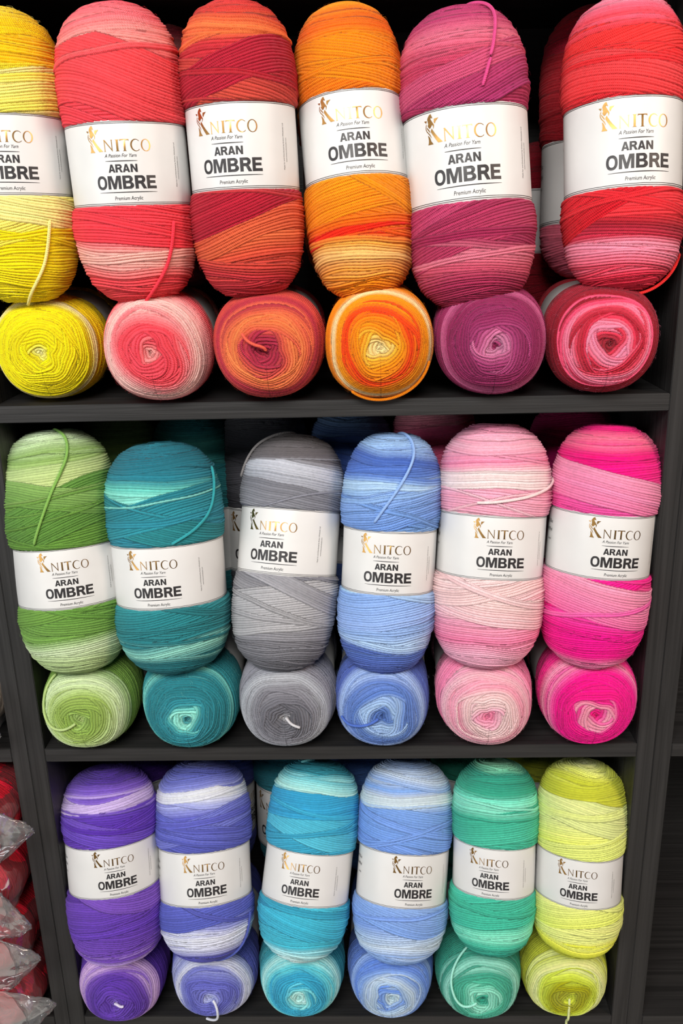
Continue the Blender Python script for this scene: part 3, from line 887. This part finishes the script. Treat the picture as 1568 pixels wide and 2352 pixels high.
LWIND = {
    'yellow': [(0, 'f8f0a8'), (.008, 'f8ee80'), (.014, 'f6e618'), (.042, 'f2dc08'), (.056, 'f6e430'), (.064, 'f0e0a0'), (.075, 'ecc820'), (.2, 'f0d830')],
    'coral': [(0, 'f8b4ac'), (.010, 'f48c8c'), (.018, 'ee4858'), (.034, 'ee4c58'), (.044, 'f48c90'), (.054, 'f8c4bc'), (.066, 'f4a0a0'), (.085, 'ec5860'), (.2, 'f8b0a8')],
    'brick': [(0, '942038'), (.014, 'a42c44'), (.022, 'a82c44'), (.028, 'c85044'), (.038, 'e07848'), (.046, 'd06044'), (.054, 'a82c40'), (.066, 'c04840'), (.2, 'a82838')],
    'orange': [(0, 'f8e4a8'), (.012, 'f8d488'), (.018, 'f8b840'), (.026, 'f89010'), (.034, 'f08018'), (.038, 'e04018'), (.043, 'e85018'), (.047, 'f88c10'), (.054, 'f89c28'), (.060, 'f8dca8'), (.070, 'f08420'), (.2, 'f08818')],
    'plum': [(0, '841440'), (.005, 'a03468'), (.010, 'c07c9c'), (.019, 'c06890'), (.027, 'a84074'), (.036, '902c5c'), (.052, '8c2854'), (.062, 'b45880'), (.074, '902c58'), (.2, 'a0305c')],
    'red': [(0, '801420'), (.011, 'a02838'), (.016, 'd83850'), (.021, 'f890b0'), (.027, 'f888a4'), (.031, 'e03c58'), (.036, 'a41828'), (.041, 'e04860'), (.045, 'f88ca8'), (.050, 'e8486c'), (.054, '981828'), (.064, '8c2030'), (.2, 'c02838')],
    'green': [(0, 'a4cc60'), (.010, '8cbc4c'), (.020, '84b438'), (.034, '90bc44'), (.044, 'acd474'), (.052, 'b8dc90'), (.062, '98c46c'), (.075, '6ca030'), (.2, '5c8c28')],
    'teal': [(0, '0c7884'), (.006, '389ca0'), (.010, '88dccc'), (.018, '84dccc'), (.023, '40b0b0'), (.027, '1890a0'), (.040, '10808c'), (.054, '108490'), (.062, '60bcb4'), (.070, '188890'), (.2, '0c6870')],
    'grey': [(0, 'b8b8bc'), (.006, '9c9ca0'), (.012, '707078'), (.026, '6c6c76'), (.040, '8c8c96'), (.054, 'b0b4bc'), (.066, '888894'), (.2, '9898a0')],
    'blue': [(0, '4068b4'), (.010, '4c74c0'), (.017, '5880c8'), (.022, '98bce8'), (.030, '90b4e8'), (.036, '5078c4'), (.046, '5c80cc'), (.054, '98b4e4'), (.066, '4860b4'), (.2, '5070bc')],
    'pink': [(0, 'f884ac'), (.010, 'f894b4'), (.018, 'fcb8cc'), (.026, 'ffdcdc'), (.036, 'ffd0d4'), (.044, 'f8a0b8'), (.054, 'ffc8d4'), (.064, 'f8a4c0'), (.080, 'f888b0'), (.2, 'fcb8cc')],
    'hotpink': [(0, 'd00868'), (.009, 'e41480'), (.013, 'f058a0'), (.017, 'f8a0b8'), (.024, 'f898b4'), (.029, 'ec3090'), (.034, 'e80880'), (.052, 'e81488'), (.060, 'f060a4'), (.068, 'f8a0bc'), (.08, 'e83088'), (.2, 'e01878')],
    'violet': [(0, 'b8a0e8'), (.005, '7c58c8'), (.014, '6434b8'), (.036, '5c2cb0'), (.046, '7040b8'), (.054, 'c8a4d8'), (.062, 'b088cc'), (.072, '5424a0'), (.2, '4c2090')],
    'periwinkle': [(0, 'b8c0e8'), (.010, 'a0a8e0'), (.016, '6c70cc'), (.034, '5c60c4'), (.046, '8088d0'), (.052, 'd4d8e8'), (.060, '9ca4d4'), (.075, '5058b4'), (.2, '4850a8')],
    'cyan': [(0, 'a8ece8'), (.013, 'bcf4ec'), (.018, '70d8dc'), (.024, '14acd0'), (.040, '0ca0c8'), (.048, '50ccd8'), (.056, 'b0ece8'), (.066, '48b4c0'), (.08, '148898'), (.2, '0c7080')],
    'cornflower': [(0, 'b8dcf0'), (.012, 'c8e4f4'), (.016, '7ca8ec'), (.022, '5c8ce4'), (.027, 'a8ccf4'), (.036, 'c8e0f4'), (.044, '80a8e8'), (.052, '5480d8'), (.062, '88a8e0'), (.075, '4c70c0'), (.2, '4060b0')],
    'aqua': [(0, '0c8474'), (.006, '20a084'), (.012, '30b898'), (.017, '88e4c8'), (.024, '80dcc0'), (.032, '40b898'), (.044, '34ac90'), (.052, '90dcc8'), (.062, '289c84'), (.2, '188070')],
    'lime': [(0, 'c8e820'), (.008, 'b8d400'), (.015, 'a4a800'), (.028, 'a8a800'), (.036, 'c0d000'), (.042, 'd8e840'), (.047, 'ecf49c'), (.056, 'e4ec80'), (.064, 'b8c010'), (.2, 'a8b010')],
}
# loose ends on the caps: points are (clock angle from the top, distance from the centre, lift)
LTAILS = {
    'brick': ([(-.9, .026, .003), (-.9, .012, .006), (.4, .001, .004)], 'd85848'),
    'orange': ([(1.9, .062, .001), (2.5, .064, .002), (3.14, .068, .003), (3.7, .062, .001)], 'f88c10'),
    'plum': ([(-.75, .078, .001), (-.70, .074, .006), (-.45, .070, .008), (-.35, .068, .005)], 'd878a0'),
    'green': ([(-2.1, .008, .001), (-2.0, .022, .002), (-1.7, .040, .002), (-1.1, .056, .001), (-.6, .066, .001)], 'a4cc68'),
    'grey': ([(1.2, .003, .002), (1.9, .010, .005), (2.0, .019, .004)], 'c4c4c8'),
    'blue': ([(-2.1, .006, .001), (-2.0, .022, .002), (-1.9, .040, .002), (-1.75, .052, .001)], '4068c4'),
    'violet': ([(.6, .001, .003), (1.4, .010, .005), (1.5, .014, .004)], 'd8d0e8'),
    'periwinkle': ([(1.9, .006, .003), (2.6, .018, .005), (3.0, .034, .005), (3.35, .046, .003)], 'e0e4f0'),
    'aqua': ([(-2.0, .010, .001), (-1.9, .026, .002), (-1.3, .040, .003), (-.7, .056, .003), (-.3, .070, .002)], '98e4d0'),
}
ball_th = np.linspace(-PI, PI, 216, endpoint=False)
for i, (nm, (row, x, R, yaw, yf, pit)) in enumerate(LY.items()):
    zc = (1 - row) * H + R + 0.0012
    L = 0.235
    root = empty('yarn_skein')
    frame(root, (x, yf, zc), (math.cos(yaw), -math.sin(yaw), 0), (math.sin(yaw), math.cos(yaw), -pit))
    tag(root, f'{NICE[nm]} skein lying end-on below the upright {NICE[nm]} one, {ROWN[row]} shelf', 'yarn skein', 'skeins lying end-on along the shelf fronts')
    wd = Winding(L, R, 300 + i, (0.095, 0.165), True)
    S = wd.S
    rows = np.concatenate([np.arange(0.0009, 0.100, 0.00064), np.linspace(0.1008, S - 0.001, 70)])
    rng = np.random.default_rng(900 + i)
    bands = [(0.062 + 0.012 * rng.random(), 7, 7 * rng.choice([-1, 1]), None, 0), (0.085, 10, 9 * rng.choice([-1, 1]), None, 0)]
    wd.build('wound_yarn', root, LWIND[nm], [b for b in bands], rows, ball_th, radial=True, fill=0)
    paper_label(wd, root, 2.4, 0.095, 0.165, detail=False)
    wd.fibres(root, 500, LWIND[nm][3][1], 0.12)
    if nm in LTAILS:
        pts, tc = LTAILS[nm]
        wd.tail(root, pts, tc)
    if nm == 'lime':
        p0 = wd.point(np.array([3.0]), np.array([0.003]), 0.003)[0]
        p1 = wd.point(np.array([3.14]), np.array([0.030]), 0.006)[0]
        p2 = wd.point(np.array([3.14]), np.array([0.048]), 0.010)[0]
        ctl = np.array([p0, p1, p2, p2 + np.array([0.0005, 0.022, -0.004]), p2 + np.array([-0.001, 0.060, -0.006])])
        t = np.linspace(0, 4, 50)
        tube('yarn_tail', np.stack([catmull(ctl[:, k], t) for k in range(3)], -1), 0.0016, 'e8f0a0', root)

# ------------------------------------------------------------------ the skeins behind, in the shade
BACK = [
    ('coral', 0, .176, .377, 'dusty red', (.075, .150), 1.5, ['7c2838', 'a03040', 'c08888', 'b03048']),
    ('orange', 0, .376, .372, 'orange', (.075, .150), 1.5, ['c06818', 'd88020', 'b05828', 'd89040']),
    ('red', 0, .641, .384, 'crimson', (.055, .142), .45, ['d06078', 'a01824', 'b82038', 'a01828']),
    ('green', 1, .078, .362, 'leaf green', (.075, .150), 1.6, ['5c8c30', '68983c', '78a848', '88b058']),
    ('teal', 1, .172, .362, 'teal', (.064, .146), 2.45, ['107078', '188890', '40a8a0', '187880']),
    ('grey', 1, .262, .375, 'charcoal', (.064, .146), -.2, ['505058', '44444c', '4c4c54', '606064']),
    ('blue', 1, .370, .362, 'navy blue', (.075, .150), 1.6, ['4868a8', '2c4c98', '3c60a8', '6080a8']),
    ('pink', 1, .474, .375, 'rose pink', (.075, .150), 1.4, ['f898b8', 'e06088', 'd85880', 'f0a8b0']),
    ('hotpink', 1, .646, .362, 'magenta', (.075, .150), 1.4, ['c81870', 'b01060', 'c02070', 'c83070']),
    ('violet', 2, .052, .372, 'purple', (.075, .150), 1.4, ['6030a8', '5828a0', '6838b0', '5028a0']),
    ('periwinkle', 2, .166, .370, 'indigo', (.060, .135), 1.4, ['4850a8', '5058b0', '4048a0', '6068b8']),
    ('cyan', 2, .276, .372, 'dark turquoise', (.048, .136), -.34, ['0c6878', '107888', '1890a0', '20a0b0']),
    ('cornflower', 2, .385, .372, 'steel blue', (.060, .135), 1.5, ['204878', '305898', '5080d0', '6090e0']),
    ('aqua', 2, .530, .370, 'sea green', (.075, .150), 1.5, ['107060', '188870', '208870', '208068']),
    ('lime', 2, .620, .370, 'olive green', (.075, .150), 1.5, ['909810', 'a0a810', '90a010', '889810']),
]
bth = front_thetas(90, 20)
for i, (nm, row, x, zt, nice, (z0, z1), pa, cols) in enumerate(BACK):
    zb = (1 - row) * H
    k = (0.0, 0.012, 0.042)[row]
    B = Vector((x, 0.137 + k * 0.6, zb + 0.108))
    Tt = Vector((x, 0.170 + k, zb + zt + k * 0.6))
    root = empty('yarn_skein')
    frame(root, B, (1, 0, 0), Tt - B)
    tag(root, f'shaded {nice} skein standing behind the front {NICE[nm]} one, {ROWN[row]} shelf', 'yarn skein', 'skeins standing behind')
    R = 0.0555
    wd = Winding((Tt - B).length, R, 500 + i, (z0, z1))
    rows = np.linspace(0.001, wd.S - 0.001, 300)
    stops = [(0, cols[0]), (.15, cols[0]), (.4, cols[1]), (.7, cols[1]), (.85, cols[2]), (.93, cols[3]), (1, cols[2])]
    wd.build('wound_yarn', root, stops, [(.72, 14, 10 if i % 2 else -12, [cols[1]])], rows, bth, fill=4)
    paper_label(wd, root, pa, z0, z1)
# one more, standing straight on the top shelf behind the others
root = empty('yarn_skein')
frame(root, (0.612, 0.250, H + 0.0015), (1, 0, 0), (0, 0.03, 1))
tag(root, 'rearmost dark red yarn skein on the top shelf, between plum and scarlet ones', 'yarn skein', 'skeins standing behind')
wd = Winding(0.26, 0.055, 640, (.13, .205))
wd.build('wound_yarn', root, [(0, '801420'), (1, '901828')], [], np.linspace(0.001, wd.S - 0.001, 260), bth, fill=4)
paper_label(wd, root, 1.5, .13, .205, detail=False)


# ------------------------------------------------------------------ bagged yarn in the left bookcase
def film_bag(parent, stations, seed):
    """crumpled clear bag: an angular sleeve through stations (centre, half-axis a, half-axis b)"""
    rng = np.random.default_rng(seed)
    nc = 34
    th = np.linspace(0, 2 * PI, nc, endpoint=False)
    st = np.array([np.concatenate([c, a, b]) for c, a, b in stations], float)
    n = (len(st) - 1) * 4 + 1
    t = np.linspace(0, len(st) - 1, n)
    st = np.stack([np.interp(t, np.arange(len(st)), st[:, k]) for k in range(9)], -1)
    k1 = rng.uniform(0, 6.28, 4)
    V = []
    for j, row in enumerate(st):
        c, a, b = row[:3], row[3:6], row[6:]
        rr = 1 + 0.09 * np.abs(np.sin(2.5 * th + k1[0] + j * .35)) - 0.05 + 0.05 * np.sin(7 * th + k1[1] - j * .6) + rng.uniform(-.018, .018, nc)
        V.append(c + rr[:, None] * (np.cos(th)[:, None] * a + np.sin(th)[:, None] * b) + rng.uniform(-.0012, .0012, (nc, 3)))
    V = np.array(V)
    idx = np.arange(len(st) * nc).reshape(len(st), nc)
    nx = np.roll(idx, -1, 1)
    q = np.stack([idx[:-1], idx[1:], nx[1:], nx[:-1]], -1).reshape(-1, 4)
    return mesh_np('plastic_bag', V.reshape(-1, 3), q, FILM, parent, smooth=True)


def bag_stations(R, tx, tz, fin=0.036):
    e = R + 0.004
    return [((0, .16, 0), (e, 0, 0), (0, 0, R)), ((0, .06, 0), (e, 0, 0), (0, 0, R)), ((0, -.010, 0), (e, 0, 0), (0, 0, R)),
            ((.004, -.040, 0), (e * .82, -.010, 0), (0, 0, R * .9)),
            ((tx * .42, -.052, tz * .3), (.020, -.010, 0), (0.004, 0, fin * 1.05)),
            ((tx * .68, -.052, tz * .6), (.006, -.008, 0), (0.004, 0, fin * .72)),
            ((tx * .88, -.050, tz * .9), (.003, -.005, 0), (0.003, 0, fin * .36)),
            ((tx, -.048, tz), (.001, -.002, 0), (0, 0, fin * .05))]


bag_spots = [(-.094, -.088, 'uppermost'), (-.098, -.182, 'second from the top'), (-.100, -.276, 'third from the top'), (-.098, -.3655, 'lowest')]
bag_tip = [(.088, .010), (.070, -.036), (.077, .010), (.085, .026)]
for i, (x, z, wh) in enumerate(bag_spots):
    root = empty('bagged_yarn', (x, 0.0, z))
    tag(root, f'glittery red skein in clear bag, {wh} of the left stack', 'bagged yarn', 'red yarn in plastic bags, left bookcase')
    wd = Winding(0.20, 0.046, 700 + i)
    body = wd.build('wound_yarn', root, [(0, 'b80c24'), (.03, 'cc1430'), (.06, 'b01024'), (.2, 'b81028')], [(.05, 12, 14, ['c81830'])], np.linspace(0.001, wd.S - 0.001, 260), ball_th[::2], radial=True, fill=3)
    frame_m = Matrix(((1, 0, 0, 0.002), (0, 0, 1, -0.034), (0, -1, 0, 0), (0, 0, 0, 1)))
    body.matrix_local = frame_m
    tx, tz = bag_tip[i]
    film_bag(root, bag_stations(0.0462, tx, tz), 40 + i)
root = empty('bagged_yarn', (-.098, .02, 0.0565))
tag(root, 'cream fluffy yarn in a clear bag at the far left, middle shelf', 'bagged yarn')
wd = Winding(0.20, 0.05, 760)
body = wd.build('wound_yarn', root, [(0, 'b8b0a4'), (.03, 'd0c8bc'), (.06, 'a89078'), (.2, '988878')], [], np.linspace(0.001, wd.S - 0.001, 220), ball_th[::2], radial=True, fill=3)
body.matrix_local = Matrix(((1, 0, 0, 0), (0, 0, 1, -0.012), (0, -1, 0, 0), (0, 0, 0, 1)))
film_bag(root, bag_stations(0.0505, .062, -.02, .030), 61)
